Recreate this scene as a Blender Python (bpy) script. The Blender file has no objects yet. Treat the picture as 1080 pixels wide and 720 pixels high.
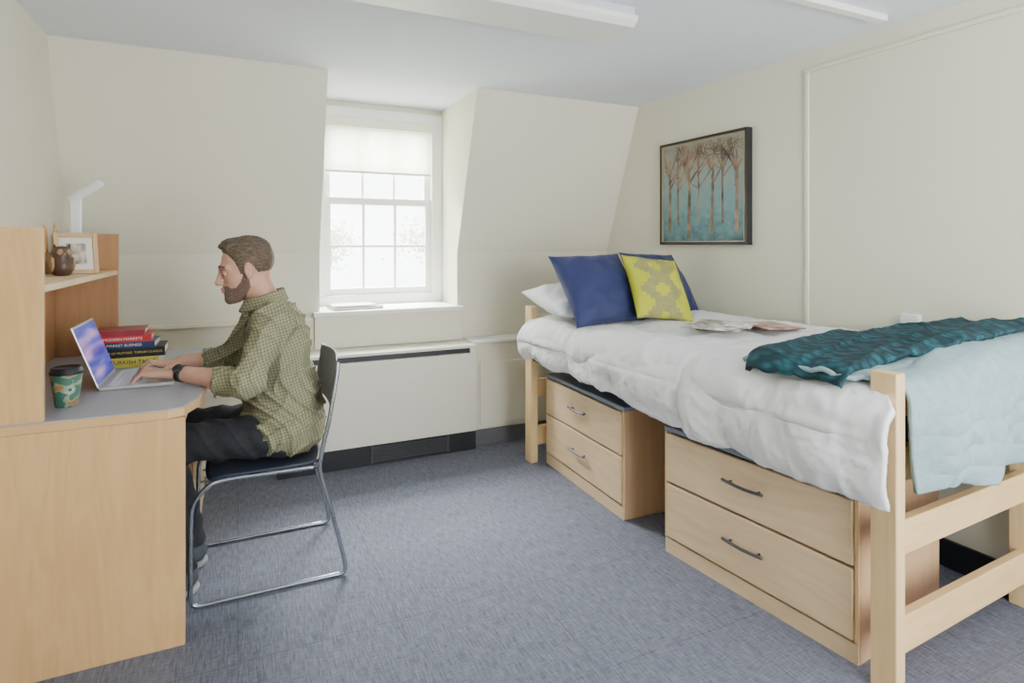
import bpy, bmesh, math, random
import numpy as np
from mathutils import Vector, Matrix, noise
random.seed(3)
COL = bpy.context.collection

# ------------------------------------------------------------ materials
def new_mat(name):
    m = bpy.data.materials.new(name); m.use_nodes = True
    nt = m.node_tree
    return m, nt, nt.nodes['Principled BSDF']

def mat(name, col, rough=.6, var=.08, scale=8, bump=0, bscale=60, metal=0, stretch=(1,1,1), sheen=0, col2=None, detail=3, bdist=.01):
    m, nt, b = new_mat(name)
    tc = nt.nodes.new('ShaderNodeTexCoord'); mp = nt.nodes.new('ShaderNodeMapping')
    mp.inputs['Scale'].default_value = stretch
    nt.links.new(tc.outputs['Object'], mp.inputs['Vector'])
    n = nt.nodes.new('ShaderNodeTexNoise'); n.inputs['Scale'].default_value = scale; n.inputs['Detail'].default_value = detail
    nt.links.new(mp.outputs[0], n.inputs['Vector'])
    r = nt.nodes.new('ShaderNodeValToRGB')
    r.color_ramp.elements[0].position = .3; r.color_ramp.elements[1].position = .7
    c1 = [max(0, c*(1-var)) for c in col]; c2 = [min(1, c*(1+var)) for c in (col2 or col)]
    r.color_ramp.elements[0].color = (*c1, 1); r.color_ramp.elements[1].color = (*c2, 1)
    nt.links.new(n.outputs['Fac'], r.inputs[0]); nt.links.new(r.outputs[0], b.inputs['Base Color'])
    b.inputs['Roughness'].default_value = rough; b.inputs['Metallic'].default_value = metal
    if sheen: b.inputs['Sheen Weight'].default_value = sheen
    if bump:
        n2 = nt.nodes.new('ShaderNodeTexNoise'); n2.inputs['Scale'].default_value = bscale; n2.inputs['Detail'].default_value = 4
        nt.links.new(mp.outputs[0], n2.inputs['Vector'])
        bp = nt.nodes.new('ShaderNodeBump'); bp.inputs['Strength'].default_value = bump; bp.inputs['Distance'].default_value = bdist
        nt.links.new(n2.outputs['Fac'], bp.inputs['Height']); nt.links.new(bp.outputs[0], b.inputs['Normal'])
    return m

def wood(name, col, axis='z', var=.10, rough=.42):
    st = {'x': (1.2, 9, 9), 'y': (9, 1.2, 9), 'z': (9, 9, 1.2)}[axis]
    m, nt, b = new_mat(name)
    N = nt.nodes.new
    tc = N('ShaderNodeTexCoord'); mp = N('ShaderNodeMapping'); mp.inputs['Scale'].default_value = st
    nt.links.new(tc.outputs['Object'], mp.inputs['Vector'])
    n = N('ShaderNodeTexNoise'); n.inputs['Scale'].default_value = 1.0; n.inputs['Detail'].default_value = 3; n.inputs['Distortion'].default_value = 1.0
    nt.links.new(mp.outputs[0], n.inputs['Vector'])
    mu = N('ShaderNodeMath'); mu.operation = 'MULTIPLY'; mu.inputs[1].default_value = 9
    fr = N('ShaderNodeMath'); fr.operation = 'PINGPONG'; fr.inputs[1].default_value = 1
    nt.links.new(n.outputs['Fac'], mu.inputs[0]); nt.links.new(mu.outputs[0], fr.inputs[0])
    n3 = N('ShaderNodeTexNoise'); n3.inputs['Scale'].default_value = 9; n3.inputs['Detail'].default_value = 3
    nt.links.new(mp.outputs[0], n3.inputs['Vector'])
    av = N('ShaderNodeMath'); av.operation = 'ADD'
    m3 = N('ShaderNodeMath'); m3.operation = 'MULTIPLY'; m3.inputs[1].default_value = .45
    nt.links.new(n3.outputs['Fac'], m3.inputs[0])
    m4 = N('ShaderNodeMath'); m4.operation = 'MULTIPLY'; m4.inputs[1].default_value = .35
    nt.links.new(fr.outputs[0], m4.inputs[0])
    nt.links.new(m3.outputs[0], av.inputs[0]); nt.links.new(m4.outputs[0], av.inputs[1])
    r = N('ShaderNodeValToRGB')
    r.color_ramp.elements[0].position = .12; r.color_ramp.elements[1].position = .6
    r.color_ramp.elements[0].color = (*[c*(1-var*f) for c, f in zip(col, (1, 1.3, 1.7))], 1)
    r.color_ramp.elements[1].color = (*[min(1, c*(1+var*.4)) for c in col], 1)
    nt.links.new(av.outputs[0], r.inputs[0]); nt.links.new(r.outputs[0], b.inputs['Base Color'])
    b.inputs['Roughness'].default_value = rough
    return m

M = {}
M['wall'] = mat('wall_paint', (.76, .735, .60), .75, .012, 3, .05, 220)
M['ceil'] = mat('ceiling_paint', (.76, .79, .86), .85, .01, 3)
M['white'] = mat('white_paint', (.84, .84, .81), .45, .01, 5)
M['heater'] = mat('heater_enamel', (.75, .73, .62), .4, .01, 5)
M['black'] = mat('black_vinyl', (.012, .013, .018), .45, .1, 20)
M['greyvinyl'] = mat('grey_vinyl', (.12, .12, .135), .5, .05, 20)
M['grille'] = mat('dark_grille', (.055, .055, .06), .4, .05, 20)
M['maple'] = wood('maple_desk', (.67, .42, .19), 'z', .10)
M['maple_x'] = wood('maple_rail', (.77, .54, .27), 'x', .09)
M['maple_y'] = wood('maple_drawer', (.78, .59, .37), 'y', .09)
M['maple_z'] = wood('maple_post', (.78, .56, .29), 'z', .08)
M['maple_shaded'] = wood('maple_shaded_panel', (.56, .37, .22), 'z', .08)  # same maple as the drawers, with shade put into the colour
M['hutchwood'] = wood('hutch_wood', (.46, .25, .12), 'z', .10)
M['lam'] = mat('grey_laminate', (.40, .42, .49), .35, .03, 40)
M['unit_top'] = mat('slate_laminate', (.24, .28, .36), .4, .05, 40)
M['steel'] = mat('brushed_steel', (.16, .16, .18), .3, .04, 30, metal=.9)
M['chrome'] = mat('chair_chrome', (.36, .39, .44), .22, .04, 30, metal=.85)
M['plastic'] = mat('dark_plastic', (.03, .038, .065), .4, .08, 30)
M['backplastic'] = mat('slate_plastic', (.06, .07, .10), .4, .08, 30)
M['duvet'] = mat('white_cotton', (.88, .88, .89), .9, .01, 12, .2, 300, sheen=.1)
M['pillow'] = mat('pillow_cotton', (.86, .87, .89), .9, .02, 12, .1, 400)
M['aqua'] = mat('aqua_quilt_cotton', (.29, .41, .43), .9, .10, 30, .3, 120)
M['navy'] = mat('navy_satin', (.016, .027, .125), .55, .12, 60, .35, 260, sheen=.1)
M['mattress'] = mat('charcoal_ticking', (.05, .055, .075), .8, .1, 40)
M['skin'] = mat('skin', (.54, .30, .21), .5, .07, 25, .06, 200)
M['hair'] = mat('brown_hair', (.05, .035, .023), .5, .4, 150, .5, 250, stretch=(.25, 1, 1.0), col2=(.12, .082, .05))
M['beard'] = mat('brown_beard', (.10, .062, .045), .75, .35, 240, .5, 400, col2=(.17, .11, .08))
M['pants'] = mat('charcoal_denim', (.016, .017, .022), .85, .2, 50, .3, 300)
M['shoe'] = mat('grey_sneaker_fabric', (.06, .07, .09), .7, .2, 100)
M['sole'] = mat('grey_rubber', (.30, .30, .31), .6, .04, 50)
M['eye'] = mat('eye_white', (.6, .56, .52), .25, .02, 30)
M['iris'] = mat('dark_iris', (.05, .03, .02), .2, .1, 100)
M['silver'] = mat('silver_aluminium', (.55, .56, .58), .35, .02, 40, metal=.6)
M['keys'] = mat('pale_keys', (.6, .62, .66), .6, .05, 60)
M['paper'] = mat('paper', (.75, .73, .66), .8, .05, 200)
M['red'] = mat('red_cover', (.55, .025, .025), .4, .08, 20)
M['darkred'] = mat('dark_red_cover', (.30, .02, .035), .4, .08, 20)
M['bookblack'] = mat('black_cover', (.012, .012, .016), .4, .1, 20)
M['booknavy'] = mat('navy_cover', (.02, .04, .13), .4, .1, 20)
M['yellowcov'] = mat('yellow_cover', (.66, .60, .10), .45, .08, 20)
M['ylet'] = mat('yellow_lettering', (.80, .65, .10), .5, .03, 20)
M['wlet'] = mat('white_lettering', (.8, .8, .8), .5, .03, 20)
M['blet'] = mat('black_lettering', (.02, .02, .02), .5, .03, 20)
M['brown'] = mat('brown_ceramic', (.08, .04, .025), .4, .3, 30)
M['tan'] = mat('tan_ceramic', (.36, .23, .11), .5, .2, 30)
M['lampwhite'] = mat('white_plastic', (.85, .86, .88), .35, .01, 20)
M['framewood'] = wood('frame_wood', (.62, .42, .22), 'z', .12)
M['artframe'] = mat('black_frame', (.015, .015, .017), .4, .1, 20)
M['gold'] = mat('champagne_fillet', (.42, .31, .20), .4, .1, 20, metal=.4)
M['bark'] = mat('tree_bark', (.45, .42, .36), .9, .2, 20)
M['leaf'] = mat('spring_leaf', (.60, .70, .42), .8, .2, 3)
M['grass'] = mat('lawn', (.40, .5, .28), .9, .2, 2)
M['shade'] = mat('roller_fabric', (.80, .78, .68), .9, .02, 40)
M['pen'] = mat('pencil_paint', (.5, .25, .05), .5, .2, 40)

def emis(name, col, st):
    m, nt, b = new_mat(name)
    b.inputs['Base Color'].default_value = (*col, 1)
    b.inputs['Emission Color'].default_value = (*col, 1); b.inputs['Emission Strength'].default_value = st
    return m

def shade_mat():
    m, nt, b = new_mat('translucent_shade')
    t = nt.nodes.new('ShaderNodeBsdfTranslucent'); t.inputs[0].default_value = (.95, .94, .88, 1)
    mx = nt.nodes.new('ShaderNodeMixShader'); mx.inputs[0].default_value = .6
    b.inputs['Base Color'].default_value = (.85, .85, .8, 1); b.inputs['Roughness'].default_value = .9
    nt.links.new(b.outputs[0], mx.inputs[1]); nt.links.new(t.outputs[0], mx.inputs[2])
    nt.links.new(mx.outputs[0], nt.nodes['Material Output'].inputs[0])
    return m
M['shade_t'] = shade_mat()
def glass_mat():
    m, nt, b = new_mat('window_glass')
    t = nt.nodes.new('ShaderNodeBsdfTransparent'); t.inputs[0].default_value = (.97, .98, .98, 1)
    g = nt.nodes.new('ShaderNodeBsdfGlossy'); g.inputs['Roughness'].default_value = .02
    mx = nt.nodes.new('ShaderNodeMixShader'); mx.inputs[0].default_value = .04
    nt.links.new(t.outputs[0], mx.inputs[1]); nt.links.new(g.outputs[0], mx.inputs[2])
    nt.links.new(mx.outputs[0], nt.nodes['Material Output'].inputs[0])
    return m
M['glass'] = glass_mat()

def carpet_mat():
    m, nt, b = new_mat('blue_grey_carpet'); N = nt.nodes.new; L = nt.links.new
    tc = N('ShaderNodeTexCoord')
    def noi(sc, stretch, det=2):
        mp = N('ShaderNodeMapping'); mp.inputs['Scale'].default_value = stretch; L(tc.outputs['Object'], mp.inputs[0])
        n = N('ShaderNodeTexNoise'); n.inputs['Scale'].default_value = sc; n.inputs['Detail'].default_value = det
        L(mp.outputs[0], n.inputs['Vector']); return n.outputs['Fac']
    a = noi(170, (1, .10, 1)); c = noi(170, (.16, 1, 1)); f = noi(400, (1, 1, 1), 1)
    def op(o, x, y):
        n = N('ShaderNodeMath'); n.operation = o
        for i, v in enumerate((x, y)):
            if isinstance(v, (int, float)): n.inputs[i].default_value = v
            else: L(v, n.inputs[i])
        return n.outputs[0]
    s = op('ADD', op('MULTIPLY', a, .36), op('ADD', op('MULTIPLY', c, .24), op('MULTIPLY', f, .40)))
    sep = N('ShaderNodeSeparateXYZ'); L(tc.outputs['Object'], sep.inputs[0])
    sx = op('LESS_THAN', op('FRACT', op('MULTIPLY', sep.outputs[0], 2), 0), .012)
    sy = op('LESS_THAN', op('FRACT', op('MULTIPLY', sep.outputs[1], 2), 0), .012)
    s2 = op('SUBTRACT', s, op('MULTIPLY', op('MAXIMUM', sx, sy), .045))
    r = N('ShaderNodeValToRGB'); r.color_ramp.elements[0].position = .35; r.color_ramp.elements[1].position = .65
    r.color_ramp.elements[0].color = (.058, .065, .093, 1); r.color_ramp.elements[1].color = (.225, .24, .305, 1)
    L(s2, r.inputs[0]); L(r.outputs[0], b.inputs['Base Color'])
    b.inputs['Roughness'].default_value = .95
    bp = N('ShaderNodeBump'); bp.inputs['Strength'].default_value = .5; bp.inputs['Distance'].default_value = .003
    L(s, bp.inputs['Height']); L(bp.outputs[0], b.inputs['Normal'])
    return m
M['carpet'] = carpet_mat()

def plaid_mat():
    m, nt, b = new_mat('olive_check_cotton'); N = nt.nodes.new; L = nt.links.new
    tc = N('ShaderNodeTexCoord'); mp = N('ShaderNodeMapping'); mp.inputs['Rotation'].default_value = (0, math.radians(14), 0)
    L(tc.outputs['Object'], mp.inputs[0])
    nz = N('ShaderNodeTexNoise'); nz.inputs['Scale'].default_value = 7; L(tc.outputs['Object'], nz.inputs['Vector'])
    va = N('ShaderNodeVectorMath'); va.operation = 'MULTIPLY_ADD'; va.inputs[1].default_value = (.025, .025, .025)
    L(nz.outputs['Color'], va.inputs[0]); L(mp.outputs[0], va.inputs[2])
    sep = N('ShaderNodeSeparateXYZ'); L(va.outputs[0], sep.inputs[0])
    def line(o, w):
        a = N('ShaderNodeMath'); a.operation = 'MULTIPLY'; a.inputs[1].default_value = 1/.0115; L(o, a.inputs[0])
        f = N('ShaderNodeMath'); f.operation = 'FRACT'; L(a.outputs[0], f.inputs[0])
        l = N('ShaderNodeMath'); l.operation = 'LESS_THAN'; l.inputs[1].default_value = w; L(f.outputs[0], l.inputs[0])
        return l.outputs[0]
    s = N('ShaderNodeMath'); s.operation = 'ADD'; L(line(sep.outputs[0], .28), s.inputs[0]); L(line(sep.outputs[2], .28), s.inputs[1])
    h = N('ShaderNodeMath'); h.operation = 'MULTIPLY'; h.inputs[1].default_value = .5; L(s.outputs[0], h.inputs[0])
    r = N('ShaderNodeValToRGB')
    r.color_ramp.elements[0].color = (.31, .305, .175, 1); r.color_ramp.elements[1].color = (.11, .115, .08, 1)
    e = r.color_ramp.elements.new(.5); e.color = (.18, .18, .115, 1)
    L(h.outputs[0], r.inputs[0]); L(r.outputs[0], b.inputs['Base Color']); b.inputs['Roughness'].default_value = .85
    return m
M['plaid'] = plaid_mat()

def yellow_mat():
    m, nt, b = new_mat('chartreuse_ikat'); N = nt.nodes.new; L = nt.links.new
    def op(o, x, y=0.0):
        n = N('ShaderNodeMath'); n.operation = o
        for i, v in enumerate((x, y)):
            if isinstance(v, (int, float)): n.inputs[i].default_value = v
            else: L(v, n.inputs[i])
        return n.outputs[0]
    tc = N('ShaderNodeTexCoord'); sep = N('ShaderNodeSeparateXYZ'); L(tc.outputs['Object'], sep.inputs[0])
    st = 1/.020
    qx = op('MULTIPLY', op('ROUND', op('MULTIPLY', sep.outputs[0], st)), 1/st)
    qy = op('MULTIPLY', op('ROUND', op('MULTIPLY', sep.outputs[1], st)), 1/st)
    d = op('ABSOLUTE', op('SUBTRACT', op('ADD', op('ABSOLUTE', op('ADD', qx, .01)), op('PINGPONG', op('ADD', qy, .53), .08)), .085))
    mk_ = op('LESS_THAN', d, .040)
    n = N('ShaderNodeTexNoise'); n.inputs['Scale'].default_value = 40; L(tc.outputs['Object'], n.inputs['Vector'])
    f = op('MULTIPLY', mk_, op('ADD', .45, op('MULTIPLY', n.outputs['Fac'], .6)))
    mx = N('ShaderNodeMix'); mx.data_type = 'RGBA'; L(f, mx.inputs[0])
    mx.inputs[6].default_value = (.54, .55, .035, 1); mx.inputs[7].default_value = (.27, .25, .15, 1)
    L(mx.outputs[2], b.inputs['Base Color']); b.inputs['Roughness'].default_value = .8
    return m
M['yellow'] = yellow_mat()

def throw_mat():
    m, nt, b = new_mat('teal_quilted_throw'); N = nt.nodes.new; L = nt.links.new
    tc = N('ShaderNodeTexCoord'); mp = N('ShaderNodeMapping'); mp.inputs['Rotation'].default_value = (0, 0, .5); mp.inputs['Scale'].default_value = (1.5, .8, .6)
    L(tc.outputs['Object'], mp.inputs[0])
    v = N('ShaderNodeTexVoronoi'); v.feature = 'SMOOTH_F1'; v.inputs['Scale'].default_value = 30; v.inputs['Smoothness'].default_value = .3; L(mp.outputs[0], v.inputs['Vector'])
    r = N('ShaderNodeValToRGB'); L(v.outputs['Distance'], r.inputs[0]); r.color_ramp.elements[0].position = .1; r.color_ramp.elements[1].position = .6
    r.color_ramp.elements[0].color = (.014, .105, .13, 1); r.color_ramp.elements[1].color = (.003, .028, .04, 1)
    L(r.outputs[0], b.inputs['Base Color']); b.inputs['Roughness'].default_value = .9
    bp = N('ShaderNodeBump'); bp.inputs['Strength'].default_value = .8; bp.inputs['Distance'].default_value = .010; bp.invert = True
    L(v.outputs['Distance'], bp.inputs['Height']); L(bp.outputs[0], b.inputs['Normal'])
    return m
M['teal'] = throw_mat()

# ------------------------------------------------------------ mesh helpers
class G:
    def __init__(s): s.v = []; s.f = []
    def add(s, vs, fs):
        o = len(s.v); s.v += [tuple(v) for v in vs]; s.f += [tuple(i+o for i in f) for f in fs]; return s
    def box(s, x0, x1, y0, y1, z0, z1):
        vs = [(x, y, z) for z in (z0, z1) for y in (y0, y1) for x in (x0, x1)]
        return s.add(vs, [(0, 2, 3, 1), (4, 5, 7, 6), (0, 1, 5, 4), (2, 6, 7, 3), (0, 4, 6, 2), (1, 3, 7, 5)])
    def prism(s, poly, z0, z1):
        n = len(poly)
        vs = [(x, y, z0) for x, y in poly]+[(x, y, z1) for x, y in poly]
        fs = [tuple(range(n-1, -1, -1)), tuple(range(n, 2*n))]+[(i, (i+1) % n, n+(i+1) % n, n+i) for i in range(n)]
        return s.add(vs, fs)
    def lathe(s, prof, cx=0, cy=0, n=32, cap=True):
        vs = []; fs = []
        for r, z in prof:
            for i in range(n):
                a = 2*math.pi*i/n; vs.append((cx+r*math.cos(a), cy+r*math.sin(a), z))
        for k in range(len(prof)-1):
            for i in range(n):
                j = (i+1) % n; fs.append((k*n+i, k*n+j, (k+1)*n+j, (k+1)*n+i))
        if cap:
            fs.append(tuple(range(n-1, -1, -1))); fs.append(tuple(range((len(prof)-1)*n, len(prof)*n)))
        return s.add(vs, fs)
    def tube(s, pts, r, n=12, smooth=6, cap=True, flat=1.0):
        P = [Vector(p) for p in pts]
        if smooth > 1 and len(P) > 2:
            Q = []
            for i in range(len(P)-1):
                p0 = P[max(i-1, 0)]; p1 = P[i]; p2 = P[i+1]; p3 = P[min(i+2, len(P)-1)]
                for k in range(smooth):
                    t = k/smooth
                    Q.append(.5*((2*p1)+(-p0+p2)*t+(2*p0-5*p1+4*p2-p3)*t*t+(-p0+3*p1-3*p2+p3)*t**3))
            Q.append(P[-1]); P = Q
        rs = r if callable(r) else (lambda t: r)
        T = [(P[min(i+1, len(P)-1)]-P[max(i-1, 0)]).normalized() for i in range(len(P))]
        up = Vector((0, 0, 1)) if abs(T[0].z) < .9 else Vector((0, 1, 0))
        nrm = (up-T[0]*up.dot(T[0])).normalized()
        vs = []; fs = []
        for i, p in enumerate(P):
            nrm = (nrm-T[i]*nrm.dot(T[i])).normalized(); b = T[i].cross(nrm)
            rr = rs(i/(len(P)-1))
            for k in range(n):
                a = 2*math.pi*k/n; vs.append(p+nrm*math.cos(a)*rr+b*math.sin(a)*rr*flat)
        for i in range(len(P)-1):
            for k in range(n):
                j = (k+1) % n; fs.append((i*n+k, i*n+j, (i+1)*n+j, (i+1)*n+k))
        if cap:
            fs.append(tuple(range(n-1, -1, -1))); fs.append(tuple(range((len(P)-1)*n, len(P)*n)))
        return s.add(vs, fs)
    def ball(s, c, r, n=16, keep=None):
        rr = r if hasattr(r, '__len__') else (r, r, r)
        bm = bmesh.new(); bmesh.ops.create_uvsphere(bm, u_segments=n, v_segments=max(6, n//2+2), radius=1)
        bm.verts.ensure_lookup_table()
        vs = [(c[0]+v.co.x*rr[0], c[1]+v.co.y*rr[1], c[2]+v.co.z*rr[2]) for v in bm.verts]
        fs = [tuple(v.index for v in f.verts) for f in bm.faces if keep is None or keep(f.calc_center_median())]; bm.free()
        return s.add(vs, fs)
    def xf(s, mtx):
        s.v = [tuple(mtx @ Vector(v)) for v in s.v]; return s

def mk(name, g, m, parent=None, smooth=False, bevel=0, label=None, cat=None, struct=False, loc=None, rot=None, fixn=True):
    me = bpy.data.meshes.new(name)
    me.from_pydata(g.v, [], g.f)
    if fixn:
        bm = bmesh.new(); bm.from_mesh(me)
        lo = [v for v in bm.verts if not v.link_faces]
        bmesh.ops.delete(bm, geom=lo, context='VERTS')
        bmesh.ops.recalc_face_normals(bm, faces=bm.faces); bm.to_mesh(me); bm.free()
    me.update()
    if smooth: me.polygons.foreach_set('use_smooth', [True]*len(me.polygons))
    o = bpy.data.objects.new(name, me); COL.objects.link(o)
    me.materials.append(M[m] if isinstance(m, str) else m)
    if parent: o.parent = parent
    if loc: o.location = loc
    if rot: o.rotation_euler = rot
    if bevel:
        b = o.modifiers.new('bevel', 'BEVEL'); b.width = bevel; b.segments = 2; b.limit_method = 'ANGLE'; b.angle_limit = .7
    if label: o['label'] = label
    if cat: o['category'] = cat
    if struct: o['kind'] = 'structure'
    return o

def thing(name, label, cat, loc=(0, 0, 0), rot=(0, 0, 0), group=None):
    e = bpy.data.objects.new(name, None); e.empty_display_size = .1
    COL.objects.link(e); e.location = loc; e.rotation_euler = rot
    e['label'] = label; e['category'] = cat
    if group: e['group'] = group
    return e

def box(name, d, m, parent=None, bevel=.002, **k):
    return mk(name, G().box(*d), m, parent, bevel=bevel, **k)

def text(name, body, size, m, parent, loc, rot, ext=.0004):
    cu = bpy.data.curves.new(name, 'FONT'); cu.body = body; cu.size = size; cu.extrude = ext; cu.align_x = 'CENTER'; cu.align_y = 'CENTER'
    t = bpy.data.objects.new(name+'_tmp', cu); COL.objects.link(t)
    bpy.context.view_layer.update()
    me = bpy.data.meshes.new_from_object(t.evaluated_get(bpy.context.evaluated_depsgraph_get()))
    bpy.data.objects.remove(t)
    o = bpy.data.objects.new(name, me); COL.objects.link(o); o.parent = parent; o.location = loc; o.rotation_euler = rot
    me.materials.clear(); me.materials.append(M[m]); return o

def fbm(x, y, z=0, s=1.0):
    return noise.noise(Vector((x*s, y*s, z*s)))

# ------------------------------------------------------------ room shell
XL = -.785; ZC = 2.25; YB = -1.3
YT = 3.33; YW = 3.70; ZB = 1.24; YD = 4.04; DX0 = .45; DX1 = 1.327
def xr(y): return 2.53+(3.33-y)*.031
ZS = .89
mk('floor', G().add([(XL, YB, 0), (xr(YB), YB, 0), (xr(YW), YW, 0), (XL, YW, 0)], [(0, 1, 2, 3)]), 'carpet', struct=True)
g = G().add([(XL, YB, ZC), (xr(YB), YB, ZC), (xr(YT), YT, ZC), (XL, YT, ZC)], [(0, 3, 2, 1)])
g.add([(DX0, YT, ZC), (DX1, YT, ZC), (DX1, YD, ZC), (DX0, YD, ZC)], [(0, 3, 2, 1)])
mk('ceiling', g, 'ceil', struct=True, fixn=False)
mk('wall_left', G().add([(XL, YB, 0), (XL, YW, 0), (XL, YW, ZB), (XL, YT, ZC), (XL, YB, ZC)], [(0, 1, 2, 3, 4)]), 'wall', struct=True)
mk('wall_right', G().add([(xr(YB), YB, 0), (xr(YW), YW, 0), (xr(YW), YW, ZB), (xr(YT), YT, ZC), (xr(YB), YB, ZC)], [(4, 3, 2, 1, 0)]), 'wall', struct=True, fixn=False)
# unseen wall behind the camera, added to limit world fill light to one opening
XO = .85
g = G().add([(XL, YB, 0), (XO, YB, 0), (XO, YB, ZC), (XL, YB, ZC)], [(3, 2, 1, 0)])
g.add([(XO, YB, 2.08), (xr(YB), YB, 2.08), (xr(YB), YB, ZC), (XO, YB, ZC)], [(3, 2, 1, 0)])
mk('wall_back_light_mask', g, 'wall', struct=True, fixn=False)
g = G()
for a, b, a2, b2 in ((XL, DX0, XL, DX0), (DX1, xr(YW), DX1, xr(YT))):
    g.add([(a, YW, 0), (b, YW, 0), (b, YW, ZB), (a, YW, ZB), (b2, YT, ZC), (a2, YT, ZC)], [(0, 1, 2, 3), (3, 2, 4, 5)])
g.add([(DX0, YW, 0), (DX1, YW, 0), (DX1, YW, ZS-.03), (DX0, YW, ZS-.03)], [(0, 1, 2, 3)])
for x in (DX0, DX1):
    g.add([(x, YT, ZC), (x, YD, ZC), (x, YD, ZS-.03), (x, YW, ZS-.03), (x, YW, ZB)], [(0, 1, 2, 3, 4)])
g.add([(DX0, YD, 2.2), (DX1, YD, 2.2), (DX1, YD, ZC), (DX0, YD, ZC)], [(0, 1, 2, 3)])
mk('wall_far', g, 'wall', struct=True, fixn=False)
box('trim_1', (DX0-.04, DX1+.035, 3.655, YD-.032, ZS-.03, ZS), 'white', bevel=.006, struct=True, label='white painted wooden window ledge')
box('trim_2', (DX0-.03, DX1+.025, 3.675, YW-.001, .665, ZS-.031), 'wall', bevel=.003, struct=True, label='painted apron panel below the window ledge')
box('trim_3', (XL+.001, DX0-.042, 3.655, YW-.001, .835, .86), 'wall', bevel=.006, struct=True, label='painted horizontal wall rail')
box('trim_4', (1.372, xr(3.5)-.01, 3.53, YW-.001, .10, .655), 'wall', bevel=.003, struct=True, label='painted low pipe enclosure')
box('trim_5', (1.372, xr(3.5)-.01, 3.515, YW-.001, .656, .676), 'white', bevel=.004, struct=True, label='white ledge cap on the pipe enclosure')
mk('trim_6', G().box(1.42, 1.75, 3.520, 3.5295, .13, .535), 'wall', bevel=.003, struct=True, label='painted access door panel')
box('baseboard_far', (1.372, xr(3.5)-.01, 3.518, 3.529, 0.001, .10), 'greyvinyl', struct=True, label='dark grey vinyl cove baseboard')
box('baseboard_left', (XL+.001, XL+.012, YB, 2.1, 0.001, .10), 'black', struct=True, label='black vinyl baseboard')
def wallbox_r(y0, y1, z0, z1, t):
    a = [(xr(y)-tt, y, z) for z in (z0, z1) for y in (y0, y1) for tt in (t, .001)]
    return G().add(a, [(0, 1, 3, 2), (4, 6, 7, 5), (0, 4, 5, 1), (2, 3, 7, 6), (0, 2, 6, 4), (1, 5, 7, 3)])
mk('baseboard_right', wallbox_r(YB, 3.5, .001, .11, .014), 'black', struct=True, label='black vinyl baseboard')
mk('trim_7', wallbox_r(2.012, 2.034, .4, 2.144, .014), 'wall', bevel=.004, struct=True, label='painted vertical wire channel')
mk('trim_8', wallbox_r(YB, 2.034, 2.145, 2.165, .016), 'wall', bevel=.004, struct=True, label='painted horizontal wire channel')

# ------------------------------------------------------------ window
win = thing('window_1', 'white double-hung window with roller shade', 'window', (.89, YD, ZS)); win['kind'] = 'structure'
def W(name, dims, m='white', bevel=.003):
    g = G()
    for d in dims: g.box(*d)
    return mk(name, g.xf(Matrix.Translation((-.89, -YD, -ZS))), m, win, bevel=bevel)
xa, xb = DX0+.001, DX1-.001
W('window_frame', [(xa, xa+.07, YD-.03, YD+.08, .955, 2.14), (xb-.075, xb, YD-.03, YD+.08, .955, 2.14), (xa, xb, YD-.03, YD+.08, 2.14, 2.21), (xa, xb, YD-.03, YD+.08, ZS-.02, .955)])
sx0, sx1 = xa+.0705, xb-.0755
def sash(name, z0, z1, y):
    e = .0005
    fr = [(sx0, sx0+.04, y, y+.03, z0, z1), (sx1-.04, sx1, y, y+.03, z0, z1), (sx0+.04+e, sx1-.04-e, y, y+.03, z0, z0+.045), (sx0+.04+e, sx1-.04-e, y, y+.03, z1-.045, z1)]
    w = (sx1-sx0-.08)/3; zm = (z0+z1)/2
    xs = [sx0+.04]+[sx0+.04+i*w for i in (1, 2)]+[sx1-.04]
    for i in (1, 2):
        fr.append((xs[i]-.008, xs[i]+.008, y+.005, y+.025, z0+.045+e, z1-.045-e))
    for i in range(3):
        fr.append((xs[i]+(.0085 if i else e), xs[i+1]-(.0085 if i < 2 else e), y+.007, y+.023, zm-.008, zm+.008))
    W(name, fr, bevel=.0015)
    W('window_glass', [(sx0+.04, sx1-.04, y+.0135, y+.0165, z0+.045, z1-.045)], 'glass', 0)
sash('lower_sash', .9555, 1.61, YD-.005)
sash('upper_sash', 1.565, 2.1395, YD+.03)
W('roller_shade', [(sx0+.005, sx1-.005, YD-.018, YD-.0165, 1.79, 2.075)], 'shade_t', 0)
W('shade_valance', [(sx0, sx1, YD-.055, YD-.010, 2.075, 2.139)], 'shade', .004)
W('shade_hem_bar', [(sx0+.005, sx1-.005, YD-.022, YD-.012, 1.775, 1.79)], 'shade', .002)

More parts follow.
